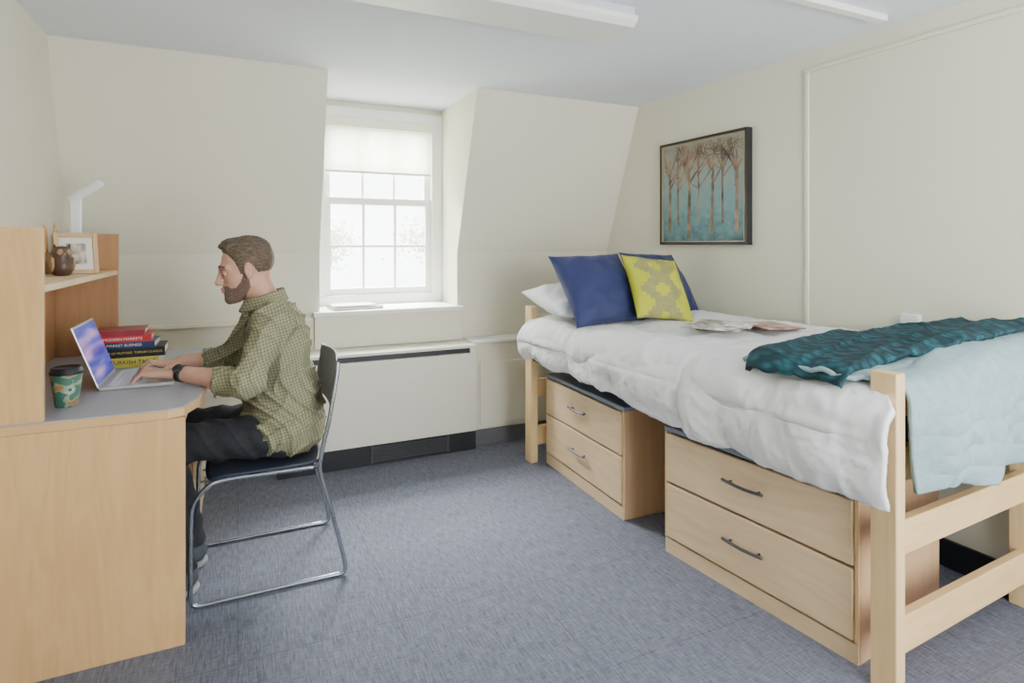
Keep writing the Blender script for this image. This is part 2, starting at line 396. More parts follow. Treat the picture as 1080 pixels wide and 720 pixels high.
mk('lawn', G().add([(-25, 4.6, -4), (30, 4.6, -4), (30, 40, -4), (-25, 40, -4)], [(0, 1, 2, 3)]), 'grass', label='grass lawn outside the window', cat='lawn')
def tree(x, y, sc, seed):
    rnd = random.Random(seed)
    t = thing('tree', 'leafy green tree standing outside the window', 'tree', (x, y, -4))
    g = G(); tips = []
    def br(p, d, l, r, dep):
        q = p+d*l
        g.tube([p, (p+q)/2+Vector((rnd.uniform(-.1, .1), rnd.uniform(-.1, .1), 0))*l*.3, q], lambda u: r*(1-.35*u), n=6, smooth=3)
        if dep == 0: tips.append(q); return
        if dep < 3: tips.append(q)
        for _ in range(3):
            nd = (d+Vector((rnd.uniform(-1, 1), rnd.uniform(-1, 1), rnd.uniform(-.2, .6)))*.8).normalized()
            br(q, nd, l*.72, r*.55, dep-1)
    br(Vector((0, 0, 0)), Vector((0, 0, 1)), 2.2*sc, .10*sc, 4)
    mk('trunk', g, 'bark', t, smooth=True)
    g = G()
    for p in tips:
        for _ in range(30):
            c = p+Vector((rnd.gauss(0, .35), rnd.gauss(0, .35), rnd.gauss(0, .3)))*sc
            a = Vector((rnd.uniform(-1, 1), rnd.uniform(-1, 1), rnd.uniform(-1, 1))).normalized()*.09; b = a.orthogonal().normalized()*.06
            g.add([c-a, c+b, c+a, c-b], [(0, 1, 2, 3)])
    f = mk('foliage', g, 'leaf', t, fixn=False); f['kind'] = 'stuff'
tree(8.2, 22, 1.1, 4); tree(3.4, 26, 1.0, 9)

# ------------------------------------------------------------ heater
h = thing('heater_cabinet', 'cream metal heater cabinet below the window ledge', 'heater', (.78, 3.6, 0))
T = Matrix.Translation((-.78, -3.6, 0))
hy = 3.46
g = G().box(.20, 1.37, hy, 3.695, .12, .612).box(.20, 1.37, hy+.045, 3.695, .6125, .644).box(.20, .30, hy, hy+.0445, .6125, .644).box(1.33, 1.37, hy, hy+.0445, .6125, .644).box(.198, 1.372, hy-.003, 3.695, .6445, .662)
mk('cabinet_body', g.xf(T), 'heater', h, bevel=.0015)
mk('outlet_slot', G().box(.301, 1.329, hy+.02, hy+.044, .613, .6435).xf(T), 'black', h)
mk('kick_base', G().box(.20, 1.37, hy+.012, 3.69, 0, .119).xf(T), 'black', h)
g = G()
for i in range(7): g.box(.72, 1.18, hy+.002, hy+.012, .02+i*.013, .026+i*.013)
g.box(.71, .72, hy+.001, hy+.012, .015, .113).box(1.18, 1.19, hy+.001, hy+.012, .015, .113)
mk('vent_grille', g.xf(T), 'grille', h)

# ------------------------------------------------------------ ceiling light, raceway
cl = thing('ceiling_light', 'long white surface-mounted fluorescent ceiling fixture, unlit', 'ceiling light', (.85, 2.06, ZC))
mk('housing', G().box(-.62, .60, -.13, .13, -.034, -.001), mat('grey_housing', (.55, .57, .60), .5, .02, 10), cl, bevel=.004)
g = G()
prof = [(-.135, -.035), (-.135, -.055), (-.11, -.078), (.11, -.078), (.135, -.055), (.135, -.035)]
n = len(prof); vs = [(x, y, z) for x in (-.61, .61) for y, z in prof]
g.add(vs, [(i, (i+1) % n, n+(i+1) % n, n+i) for i in range(n)]+[tuple(range(n)), tuple(range(2*n-1, n-1, -1))])
mk('diffuser', g, mat('acrylic_diffuser', (.78, .80, .76), .35, .01, 10), cl, bevel=.003)
box('cable_raceway', (1.5, 2.45, -.02, .02, -.028, -.001), 'white', bevel=.003, label='slim white cable raceway on the ceiling', cat='cable raceway', loc=(0, 1.57, ZC))

# ------------------------------------------------------------ painting
ang = math.atan(.031)
pic = thing('painting', 'framed painting of bare trees on teal, hung on wall', 'painting', (xr(2.71)-.001, 2.71, 1.615), (0, 0, ang))
g = G().box(-.045, 0, -.35, -.338, -.322, .322).box(-.045, 0, .338, .35, -.322, .322).box(-.045, 0, -.3375, .3375, .31, .322).box(-.045, 0, -.3375, .3375, -.322, -.31).box(-.008, 0, -.3375, .3375, -.3095, .3095)
mk('frame', g, 'artframe', pic, bevel=.001)
g = G().box(-.043, -.02, -.333, -.328, -.305, .305).box(-.043, -.02, .328, .333, -.305, .305).box(-.043, -.02, -.3275, .3275, .30, .305).box(-.043, -.02, -.3275, .3275, -.305, -.30)
mk('inner_fillet', g, 'gold', pic)
def art_mat():
    m, nt, b = new_mat('teal_paint_wash'); N = nt.nodes.new; L = nt.links.new
    tc = N('ShaderNodeTexCoord'); sep = N('ShaderNodeSeparateXYZ'); L(tc.outputs['Object'], sep.inputs[0])
    n = N('ShaderNodeTexNoise'); n.inputs['Scale'].default_value = 22; n.inputs['Detail'].default_value = 8; L(tc.outputs['Object'], n.inputs['Vector'])
    a = N('ShaderNodeMath'); a.operation = 'MULTIPLY_ADD'; a.inputs[1].default_value = 1.2; a.inputs[2].default_value = .27; L(sep.outputs[2], a.inputs[0])
    c = N('ShaderNodeMath'); c.operation = 'MULTIPLY_ADD'; c.inputs[1].default_value = .6; L(n.outputs['Fac'], c.inputs[0]); L(a.outputs[0], c.inputs[2])
    r = N('ShaderNodeValToRGB'); L(c.outputs[0], r.inputs[0])
    r.color_ramp.elements[0].position = .1; r.color_ramp.elements[0].color = (.03, .10, .12, 1)
    r.color_ramp.elements[1].position = .95; r.color_ramp.elements[1].color = (.34, .35, .28, 1)
    e = r.color_ramp.elements.new(.45); e.color = (.15, .30, .32, 1)
    L(r.outputs[0], b.inputs['Base Color']); b.inputs['Roughness'].default_value = .5; return m
mk('canvas', G().box(-.032, -.008, -.328, .328, -.30, .30), art_mat(), pic)
g = G(); rnd = random.Random(11)
def seg(a, b, w0, w1, x):
    d = (b-a); pn = Vector((-d.y, d.x)).normalized()
    q = [a+pn*w0, a-pn*w0, b-pn*w1, b+pn*w1]
    if all(abs(v.x) < .326 and abs(v.y) < .298 for v in q):
        g.add([(x, v.x, v.y) for v in q], [(0, 1, 2, 3)])
def limb(a, d, l, w, dep, wob=.2):
    p = a
    for i in range(4):
        d2 = Matrix.Rotation(rnd.uniform(-wob, wob), 2) @ d
        b = p+d2*l/4; w1 = w*.87; seg(p, b, w, w1, -.0328-rnd.random()*.0008); p = b; w = w1; d = d2 if wob > .1 else d
        if dep > 0 and i > 0: limb(p, Matrix.Rotation(rnd.choice((-1, 1))*rnd.uniform(.45, 1.0), 2) @ d, l*.62, w*.6, dep-1)
for yy, ww, zz in ((-.27, .014, -.25), (-.17, .009, -.2), (-.09, .013, -.26), (.02, .008, -.18), (.10, .016, -.28), (.19, .009, -.2), (.27, .014, -.24)):
    p = Vector((yy, zz)); limb(p, Vector((0, 1)), .46, ww, 0, .04)
    for _ in range(5): limb(Vector((yy+rnd.uniform(-.01, .01), rnd.uniform(.0, .15))), Matrix.Rotation(rnd.uniform(-.9, .9), 2) @ Vector((0, 1)), .21, ww*.5, 3)
mk('painted_trees', g, mat('umber_paint', (.09, .055, .04), .5, .4, 12, col2=(.28, .18, .12)), pic, fixn=False)

o = thing('power_outlet', 'white plastic surface-mounted electrical outlet box', 'outlet', (xr(1.53)-.002, 1.53, .925))
mk('outlet_plate', G().box(-.03, 0, -.037, .037, 0, .075), 'lampwhite', o, bevel=.004)
mk('socket', G().box(-.032, -.0305, -.014, .014, .012, .062), 'white', o)

# ------------------------------------------------------------ BED
BR = math.radians(3.2); BO = Vector((1.69, 1.045, 0))
bed = thing('bed_frame', 'light maple raised twin bed frame against the wall', 'bed', BO, (0, 0, BR))
BWd = .89; BL = 2.13
for x in (0, BWd-.045):
    for y in (0, BL-.075):
        mk('bed_post', G().box(x, x+.045, y, y+.075, 0, .926), 'maple_z', bed, bevel=.004)
for y in (.022, BL-.05):
    for z0, z1 in ((.095, .205), (.385, .487), (.60, .70), (.79, .87)):
        mk('end_rail', G().box(.0455, BWd-.0455, y, y+.028, z0, z1), 'maple_x', bed, bevel=.003)
for x in (.010, BWd-.034):
    mk('side_rail', G().box(x, x+.024, .076, BL-.076, .605, .66), 'mattress', bed, bevel=.003)
mk('mattress_platform', G().box(.0345, BWd-.0345, .076, BL-.076, .605, .63), 'mattress', bed)
mk('mattress', G().box(.036, BWd-.036, .082, BL-.08, .632, .80), 'mattress', bevel=.02, label='charcoal grey twin mattress under the bedding', cat='mattress', loc=BO, rot=(0, 0, BR))

def ztop(x, y):
    z = .845+.045*(x/BWd)
    z += .055*max(0, 1-y/.45)*min(1, max(0, x/.5))
    return z
def puff(s, y):
    a = abs(math.sin(math.pi*(s+.09*fbm(s, y, 3, 3))/.33)); b = abs(math.sin(math.pi*(y+.10*fbm(s, y, 7, 2.5))/.40))
    return .020*(a**.6)*(b**.6)-.009
def ridge(x, y, z, s):
    return 1-abs(noise.noise(Vector((x*s, y*s, z*s))))*2
def duvet_mesh():
    g = G(); ny = 260
    xs = [BWd-.01-(BWd-.06)*i/80 for i in range(81)]; nt_ = len(xs)
    vs = []
    for j in range(ny+1):
        tj = j/ny; yc = .055+1.995*tj
        hem = .560+.010*math.sin(yc*5+1)+.045*min(1, max(0, (yc-.75)/.5))+.05*max(0, (yc-1.3)/.75)+.012*fbm(yc, 0, 0, 6)
        if yc < .3: hem -= .008*(1-yc/.3)
        pts = [(x, ztop(x, yc)) for x in xs]
        zt = pts[-1][1]; x0 = .05
        bul = .070+.010*math.sin(7*yc)+.012*fbm(yc, 4, 0, 5)
        for k in range(1, 17):
            a = math.pi/2*k/16
            pts.append((x0-(x0+bul)*math.sin(a), zt-.11*(1-math.cos(a))))
        z1 = zt-.11; m = 36
        for k in range(1, m+1):
            t = k/m
            pts.append((-bul+.03*t*t+.006*math.sin(t*5+yc*4), z1+(hem-z1)*t))
        s = 0
        for i, (x, z) in enumerate(pts):
            w_ = min(1, max(0, (.06-x)/.09)); ys = .082-.095*w_
            y = ys+(2.05-ys)*tj
            if i: s += math.hypot(x-pts[i-1][0], z-pts[i-1][1])
            a = pts[max(i-1, 0)]; b = pts[min(i+1, len(pts)-1)]
            t = Vector((b[0]-a[0], b[1]-a[1])).normalized(); nx, nz = t.y, -t.x
            if nz < 0 and i < nt_+10: nx, nz = -nx, -nz
            if i >= nt_+10 and nx > 0: nx, nz = -nx, -nz
            edge = min(1, min(i, len(pts)-1-i)/3)*min(1, min(j, ny-j)/4)
            side = min(1, max(0, (i-nt_)/16))
            wr = .006*ridge(s*.8, y, 2, 4)**2+.005*ridge(s+.3*y, y*1.4, 5, 8)**3+.0028*ridge(s+y, y-s*.5, 9, 14)**3+.0018*ridge(s*1.2-y, y+s*.3, 4, 24)**2
            wr += side*.007*math.sin(y*22+4*fbm(y, s, 3, 5))*min(1, max(0, (z1+.05-z))/.15)
            d = puff(s, y)*edge+.010*fbm(x, y, z, 4)+wr
            if x < .06 and y < .10: d = max(d, -.004)
            vs.append((x+nx*d, y+.004*fbm(s, y, 9, 9), z+nz*d))
    w = len(pts)
    fs = [(j*w+i, j*w+i+1, (j+1)*w+i+1, (j+1)*w+i) for j in range(ny) for i in range(w-1)]
    g.add(vs, fs); return g
o = mk('duvet', duvet_mesh(), 'duvet', smooth=True, label='puffy white cotton duvet draped over the bed', cat='duvet', loc=BO, rot=(0, 0, BR))
sm = o.modifiers.new('s', 'SOLIDIFY'); sm.thickness = .022; sm.offset = 0

def quilt_mesh():
    nx_ = 120; rows = []
    for i in range(nx_+1):
        u = i/nx_
        hem = .590+.018*math.sin(u*9+1)-.02*u+.010*fbm(u, 0, 0, 9)-.03*math.exp(-(u/.12)**2)
        full = []; s = 0
        tuck = min(1, u*7)
        for k in range(60):
            y = .50-(.50-.05)*k/59
            xl = -.035 if y > .14 else -.035+(.14-y)/.09*.083
            x = xl+(BWd-.01-xl)*u
            full.append((x, y, ztop(x, y)+.045))
        x, y0, z0 = full[-1]; out = .005+.040*tuck
        for k in range(1, 13):
            a = math.pi/2*k/12
            full.append((x, y0-(y0+out)*math.sin(a), z0-.07*(1-math.cos(a))))
        z1 = z0-.07
        for k in range(1, 51):
            t = k/50; full.append((x+.035*t*t*(1-u), -out-tuck*(.016*math.sin(t*3)+.020*math.sin(u*17+t*1.2)*t), z1+(hem-z1)*t))
        row = []
        for q, (x, y, z) in enumerate(full):
            s += .008
            cell = .011*(abs(math.sin(math.pi*(x+.01*math.sin(s*20))/.09))*abs(math.sin(math.pi*(s+.01*math.sin(x*25))/.09)))**.4
            d = .004*fbm(x, y, z, 14)+cell+.012*fbm(x, y, z, 6)+.005*ridge(x, y, z, 10)**3
            if q < 60: row.append((x, y, z+d))
            else: row.append((x, y-d*(.2+.8*tuck), z))
        rows.append(row)
    w = len(rows[0]); vs = [p for r in rows for p in r]
    return G().add(vs, [(i*w+k, i*w+k+1, (i+1)*w+k+1, (i+1)*w+k) for i in range(nx_) for k in range(w-1)])
o = mk('quilt', quilt_mesh(), 'aqua', smooth=True, label='pale aqua quilt hanging over the foot of the bed', cat='quilt', loc=BO, rot=(0, 0, BR))
sm = o.modifiers.new('s', 'SOLIDIFY'); sm.thickness = .014; sm.offset = 0

def throw_mesh():
    n1, n2 = 140, 70; vs = []
    for i in range(n1+1):
        t = i/n1; x = -.055+(.87+.055)*t
        yn = .13-.15*t+.012*math.sin(t*9); yf = .46+.12*math.sin(math.pi*min(1, t*1.05))-.16*t*t+.010*math.sin(t*17)
        for j in range(n2+1):
            v = j/n2; xx = x+.02*math.sin(v*6)*(1-t); y = yn+(yf-yn)*v
            z = ztop(xx, y)+.070+.005*math.sin(v*9+t*5)+.010*fbm(xx, y, 2, 5)
            z += .014*ridge(xx*.5+y*.3, y*1.8-xx*.2, 4, 4)**4+.003*ridge(xx, y, 3, 22)
            if t < .08: z -= (1-t/.08)**2*.045
            z -= .014*max(0, 1-v*12)**2+.014*max(0, 1-(1-v)*12)**2
            vs.append((xx, y, z))
    return G().add(vs, [(i*(n2+1)+j, i*(n2+1)+j+1, (i+1)*(n2+1)+j+1, (i+1)*(n2+1)+j) for i in range(n1) for j in range(n2)])
o = mk('throw_blanket', throw_mesh(), 'teal', smooth=True, label='dark teal quilted throw blanket laid across the bed', cat='blanket', loc=BO, rot=(0, 0, BR))
sm = o.modifiers.new('s', 'SOLIDIFY'); sm.thickness = .018; sm.offset = 0

def cushion(name, w, hgt, t, m, mtx, label, cat, pinch=.06, seed=0, p=.5):
    n = 36; vs = []; fs = []
    for side in (1, -1):
        for i in range(n+1):
            for j in range(n+1):
                u = -1+2*i/n; v = -1+2*j/n
                e = (1-u*u)*(1-v*v)
                x = u*w/2*(1-pinch*(1-v*v)*abs(u)**3); y = v*hgt/2*(1-pinch*(1-u*u)*abs(v)**3)
                z = side*(t/2*max(0, e)**p)
                z += (.014*fbm(u*1.5+seed, v*1.5, side, 1.7)+.005*ridge(u+seed, v, side, 3)**2)*min(1, e*4)
                vs.append((x, y, z))
    N = (n+1)**2
    for s in (0, 1):
        for i in range(n):
            for j in range(n):
                a = s*N+i*(n+1)+j; q = (a, a+n+1, a+n+2, a+1); fs.append(q if s == 0 else q[::-1])
    o = mk(name, G().add(vs, fs), m, smooth=True, label=label, cat=cat, fixn=False)
    bm = bmesh.new(); bm.from_mesh(o.data); bmesh.ops.remove_doubles(bm, verts=bm.verts, dist=.0004); bmesh.ops.recalc_face_normals(bm, faces=bm.faces); bm.to_mesh(o.data); bm.free()
    o.matrix_world = mtx
    return o
def lean(c, yaw, L, roll=0):
    return Matrix.Translation(c) @ Matrix.Rotation(math.radians(yaw), 4, 'Z') @ Matrix.Rotation(math.radians(90-L), 4, 'X') @ Matrix.Rotation(math.radians(roll), 4, 'Z')
cushion('pillow', .68, .42, .18, 'pillow', lean((1.86, 2.92, .972), 3, 78), 'plump white bed pillow behind the cushions', 'pillow', .03, 5)
c1 = cushion('cushion', .47, .46, .15, 'navy', lean((1.785, 2.70, 1.057), 0, 38, 2), 'navy blue square cushion leaning beside the pillow', 'cushion', .08, 1)
c2 = cushion('cushion', .44, .43, .15, 'navy', lean((2.25, 2.76, 1.065), 8, 35, -3), 'navy blue square cushion behind the yellow one', 'cushion', .08, 2)
c3 = cushion('cushion', .34, .41, .13, 'yellow', lean((2.055, 2.545, 1.06), -4, 38, -8), 'chartreuse yellow cushion with grey ikat pattern', 'cushion', .07, 3)
for c in (c1, c2, c3): c['group'] = 'decorative cushions on the bed'

p = Vector((2.08, 2.10, ztop(.4, 1)+.038))
mg = thing('magazine', 'open magazine lying face up on the duvet', 'magazine', p, (0, .03, .5), 'magazines on the bed')
for s in (-1, 1):
    vs = []
    for i in range(9):
        u = i/8
        for yy in (-.13, .13): vs.append((s*u*.19, yy, .012*math.sin(u*math.pi*.9)+.004))
    fs = [(2*i, 2*i+1, 2*i+3, 2*i+2) for i in range(8)]
    o = mk('page', G().add(vs, fs), mat('printed_page', (.25, .23, .20), .5, .5, 26, col2=(.6, .58, .53)), mg, smooth=True, fixn=False)
    q = o.modifiers.new('s', 'SOLIDIFY'); q.thickness = .004
mg2 = thing('magazine', 'closed magazine with a red cover on the duvet', 'magazine', p+Vector((.20, -.10, .006)), (0, .02, -.2), 'magazines on the bed')
mk('cover', G().box(-.10, .10, -.12, .12, 0, .006), mat('red_print', (.38, .07, .06), .45, .5, 14, col2=(.55, .42, .36)), mg2, bevel=.001)

# ------------------------------------------------------------ drawer units
def unit(loc, rot, depth, label):
    t = thing('drawer_chest', label, 'chest of drawers', loc, (0, 0, rot), 'two-drawer chests under the bed')
    Lh = .80
    g = G().box(.012, depth, 0, .022, 0, .509).box(.012, depth, Lh-.022, Lh, 0, .509).box(depth-.015, depth-.001, .0225, Lh-.0225, 0, .509).box(.022, depth-.016, .0225, Lh-.0225, .045, .065).box(.022, .04, .0225, Lh-.0225, 0, .044).box(.022, depth-.016, .0225, Lh-.0225, .28, .30)
    mk('chest_body', g, 'maple_shaded', t, bevel=.001)
    mk('chest_top', G().box(0, depth, -.004, Lh+.004, .51, .53), 'unit_top', t, bevel=.004)
    mk('kick_board', G().box(.002, .0115, .002, Lh-.002, 0, .062), 'maple_y', t, bevel=.001)
    for ya in (0, Lh-.012):
        mk('front_stile', G().box(.002, .0115, ya, ya+.012, .063, .509), 'maple_z', t, bevel=.001)
    for z0, z1 in ((.302, .502), (.072, .292)):
        d = mk('drawer', G().box(-.006, .0115, .015, Lh-.015, z0, z1), 'maple_y', t, bevel=.004)
        zc = (z0+z1)/2+.01; yc = Lh/2
        g = G().tube([(-.028, yc-.085, zc+.004), (-.030, yc-.04, zc+.001), (-.031, yc, zc+.000), (-.030, yc+.04, zc+.001), (-.028, yc+.085, zc+.004)], .0058, 10)
        for yy in (-.06, .06): g.tube([(-.006, yc+yy, zc+.001), (-.029, yc+yy, zc+.001)], .0045, 8)
        mk('handle', g, 'steel', d, smooth=True, label='slim dark metal bar handle')
    return t
unit((1.639, 2.275, 0), math.radians(-1.6), .56, 'light maple two-drawer chest under the pillow end of bed')
unit((1.724, 1.182, 0), math.radians(6.2), .52, 'light maple two-drawer chest under the foot of bed')

# ------------------------------------------------------------ DESK
DY0, DY1 = 2.17, 3.41; DX = -.152
dk = thing('desk', 'maple desk with grey laminate top against the wall', 'desk', (-.46, 2.79, 0))
T = Matrix.Translation((.46, -2.79, 0))
outl = [(-.775, DY0), (-.20, DY0-.006), (-.155, DY0+.02), (-.115, DY0+.13), (-.105, 2.5), (-.105, DY1-.1), (-.13, DY1), (-.775, DY1)]
mk('desk_top', G().prism(outl, .7355, .763).xf(T), wood('maple_edge', (.67, .43, .20), 'x', .09), dk, bevel=.003)
inn = [(-.773, DY0+.004), (-.202, DY0-.002), (-.159, DY0+.023), (-.119, DY0+.132), (-.109, 2.5), (-.109, DY1-.1), (-.134, DY1-.004), (-.773, DY1-.004)]
mk('laminate_surface', G().prism(inn, .7632, .766).xf(T), 'lam', dk)
mk('end_panel', G().box(-.775, DX, DY0, DY0+.025, 0, .735).xf(T), 'maple', dk, bevel=.002)
mk('end_panel', G().box(-.775, DX, DY1-.025, DY1, 0, .735).xf(T), 'maple', dk, bevel=.002)
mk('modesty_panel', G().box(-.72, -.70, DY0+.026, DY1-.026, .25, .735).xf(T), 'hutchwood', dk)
mk('pedestal', G().box(-.66, DX-.021, 2.90, 3.38, .02, .733).xf(T), 'maple', dk, bevel=.002)
for z0, z1 in ((.03, .37), (.38, .55), (.56, .72)):
    d = mk('drawer', G().box(DX-.02, DX, 2.905, 3.375, z0, z1).xf(T), 'maple_y', dk, bevel=.002)
    zc = (z0+z1)/2
    mk('handle', G().tube([(DX, 3.06, zc), (DX+.025, 3.08, zc), (DX+.028, 3.14, zc), (DX+.025, 3.20, zc), (DX, 3.22, zc)], .005, 8).xf(T), 'steel', d, smooth=True)
d = mk('pencil_drawer', G().box(-.60, DX-.01, 2.21, 2.88, .68, .733).xf(T), 'maple_y', dk, bevel=.002)
hu = thing('desk_hutch', 'maple bookshelf hutch standing on the desk', 'hutch', (-.65, 2.79, .767))
T = Matrix.Translation((.65, -2.79, -.766))
mk('side_panel', G().box(-.775, -.522, DY0, DY0+.022, .766, 1.344).xf(T), 'maple', hu, bevel=.002)
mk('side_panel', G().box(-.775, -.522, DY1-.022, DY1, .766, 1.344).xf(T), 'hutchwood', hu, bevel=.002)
mk('shelf', G().box(-.766, -.525, DY0+.023, DY1-.023, 1.148, 1.17).xf(T), 'maple_y', hu, bevel=.002)
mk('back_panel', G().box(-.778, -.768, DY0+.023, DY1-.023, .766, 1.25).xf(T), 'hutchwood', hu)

ZT = .7665
cp = thing('coffee_cup', 'green patterned paper coffee cup with black lid on desk', 'cup', (-.505, 2.36, ZT))
def cupmat():
    m, nt, b = new_mat('green_printed_paper'); N = nt.nodes.new; L = nt.links.new
    tc = N('ShaderNodeTexCoord'); n = N('ShaderNodeTexNoise'); n.inputs['Scale'].default_value = 30; n.inputs['Detail'].default_value = 1; L(tc.outputs['Object'], n.inputs['Vector'])
    r = N('ShaderNodeValToRGB'); r.color_ramp.interpolation = 'CONSTANT'; r.color_ramp.elements[0].color = (.05, .16, .115, 1)
    r.color_ramp.elements[1].position = .55; r.color_ramp.elements[1].color = (.28, .33, .21, 1); e = r.color_ramp.elements.new(.62); e.color = (.38, .18, .09, 1)
    L(n.outputs['Fac'], r.inputs[0]); L(r.outputs[0], b.inputs['Base Color']); return m
mk('cup_body', G().lathe([(.030, 0), (.031, .001), (.0445, .106)]), cupmat(), cp, smooth=True)
mk('lid', G().lathe([(.046, .106), (.0465, .113), (.044, .115), (.042, .126), (.039, .128), (.037, .124), (.0, .124)]), 'black', cp, smooth=True)
a0 = math.radians(-65); nseg = 28; zc = .058
def cyl(u, v, out):
    R_ = .031+(.0445-.031)*((zc+v)/.106)+out; a = a0+u/R_; return (R_*math.cos(a), R_*math.sin(a), zc+v)
def disc(r0, r1, out, n=nseg, star=0):
    vs = []
    for k in range(4):
        for i in range(n):
            a = 2*math.pi*i/n; r_ = r0+(r1-r0)*k/3
            if star: r_ *= 1-.35*(i % 2)
            vs.append(cyl(r_*math.cos(a), r_*math.sin(a), out))
    return G().add(vs, [(k*n+i, k*n+(i+1) % n, (k+1)*n+(i+1) % n, (k+1)*n+i) for k in range(3) for i in range(n)])
mk('round_emblem', disc(.0001, .015, .0006), mat('pale_emblem', (.45, .51, .40), .5, .2, 120, col2=(.58, .63, .52)), cp, fixn=False)
mk('emblem_ring', disc(.0105, .0125, .0010), mat('emblem_green', (.04, .16, .10), .5, .1, 60), cp, fixn=False)
mk('emblem_figure', disc(.0001, .008, .0010, 20, 1), mat('emblem_green_b', (.04, .16, .10), .5, .1, 60), cp, fixn=False)

lp = thing('laptop', 'open silver laptop with lit screen on the desk', 'laptop', (-.33, 2.70, ZT), (0, 0, 0))
mk('base', G().box(-.12, .115, -.165, .165, 0, .014), 'silver', lp, bevel=.004)
g = G()
for r_ in range(6):
    for c_ in range(14):
        x = -.095+r_*.0195; y = -.145+c_*.021
        g.box(x, x+.017, y, y+.0185, .014, .0158)
mk('keyboard', g, 'keys', lp)
mk('touchpad', G().box(.03, .10, -.05, .05, .014, .0146), 'keys', lp)
L_ = math.radians(20)
R = Matrix.Translation((-.118, 0, .012)) @ Matrix.Rotation(-L_, 4, 'Y')
mk('screen_lid', G().box(-.006, 0, -.165, .165, 0, .235).xf(R), 'silver', lp, bevel=.003)
def scr():
    m, nt, b = new_mat('laptop_display'); N = nt.nodes.new; L = nt.links.new
    tc = N('ShaderNodeTexCoord'); n = N('ShaderNodeTexNoise'); n.inputs['Scale'].default_value = 7; n.inputs['Detail'].default_value = 1
    mp = N('ShaderNodeMapping'); mp.inputs['Scale'].default_value = (1, .5, 3.4); L(tc.outputs['Object'], mp.inputs[0]); L(mp.outputs[0], n.inputs['Vector'])
    r = N('ShaderNodeValToRGB'); r.color_ramp.elements[0].position = .35; r.color_ramp.elements[0].color = (.02, .03, .40, 1); r.color_ramp.elements[1].position = .7; r.color_ramp.elements[1].color = (.60, .35, .7, 1)
    e = r.color_ramp.elements.new(.5); e.color = (.10, .10, .60, 1)
    L(n.outputs['Fac'], r.inputs[0]); L(r.outputs[0], b.inputs['Emission Color']); b.inputs['Emission Strength'].default_value = 1.0
    b.inputs['Base Color'].default_value = (.01, .01, .02, 1); b.inputs['Roughness'].default_value = .25; return m
mk('display', G().box(.0003, .0012, -.156, .156, .012, .226).xf(R), scr(), lp)

stack = [('yellowcov', .042, .25, 0, 'yellow-covered thick book at the bottom of the stack', 'THE TURKISH TABLE', 'blet'),
         ('bookblack', .040, .26, .012, 'black book with yellow spine lettering in the stack', 'HOUSE OF MUSTARD  TURKISH CLASSICS', 'ylet'),
         ('booknavy', .026, .235, -.01, 'navy blue paperback in the stack', 'MARKET BUSINESS', 'wlet'),
         ('red', .027, .22, -.02, 'red paperback near the top of the stack', 'MODERN MARKETS', 'wlet'),
         ('darkred', .024, .19, -.03, 'dark red book on top of the stack', '', 'ylet')]
z = ZT
for i, (m, th, ln, dx, lab, tx, tm) in enumerate(stack):
    b = thing('book', lab, 'book', (-.43+dx, 3.07, z), (0, 0, random.uniform(-.12, .12)), 'books stacked on the desk')
    g = G().box(-ln/2, ln/2, -.085, -.081, .003, th-.003).box(-ln/2, ln/2, -.085, .085, 0, .003).box(-ln/2, ln/2, -.085, .085, th-.003, th)
    mk('cover', g, m, b)
    mk('page_block', G().box(-ln/2+.004, ln/2-.004, -.081, .08, .003, th-.003), 'paper', b)
    if tx:
        text('spine_lettering', tx, min(th*.60, ln/(len(tx)*.62)), tm, b, (.005, -.0855, th/2), (math.pi/2, 0, 0))
    z += th

ZH = 1.1715
fr = thing('photo_frame', 'light wood photo frame leaning on the hutch shelf', 'picture frame', (-.60, 2.98, ZH), (math.radians(-14), 0, math.radians(24)))
g = G().box(-.075, -.058, -.008, .008, 0, .175).box(.058, .075, -.008, .008, 0, .175).box(-.0575, .0575, -.008, .008, 0, .018).box(-.0575, .0575, -.008, .008, .157, .175).box(-.0575, .0575, .0035, .008, .0185, .1565)
mk('frame_border', g, 'framewood', fr, bevel=.0015)
mk('photo_mat', G().box(-.0575, .0575, .0, .003, .0185, .1565), 'paper', fr)
mk('photo_print', G().box(-.034, .034, -.002, -.0001, .042, .13), mat('photo_print', (.12, .09, .08), .3, .6, 30, col2=(.5, .42, .36)), fr)
ow = thing('owl_figurine', 'small brown ceramic owl figurine on the shelf', 'figurine', (-.625, 2.85, ZH), (0, 0, .5))
mk('owl_body', G().lathe([(.022, 0), (.032, .006), (.038, .03), (.036, .055), (.029, .07), (.033, .085), (.032, .10), (.022, .113), (.004, .117)], n=24).tube([(-.02, 0, .10), (-.026, 0, .125)], lambda u: .010*(1-.8*u), 8).tube([(.02, 0, .10), (.026, 0, .125)], lambda u: .010*(1-.8*u), 8), 'brown', ow, smooth=True)
mk('owl_face', G().ball((-.013, -.027, .093), (.012, .006, .012), 12).ball((.013, -.027, .093), (.012, .006, .012), 12).ball((0, -.033, .083), (.004, .006, .007), 8), 'tan', ow, smooth=True)
mk('owl_wing', G().ball((-.034, -.004, .045), (.009, .022, .03), 12), 'tan', ow, smooth=True)
mk('owl_wing', G().ball((.034, -.004, .045), (.009, .022, .03), 12), 'tan', ow, smooth=True)
pc = thing('pencil_cup', 'brown cup filled with wooden pencils on the shelf', 'pencil cup', (-.70, 3.04, ZH))
mk('cup_body', G().lathe([(.03, 0), (.034, .09), (.031, .09), (.028, .005), (0, .005)], n=24), 'tan', pc, smooth=True)
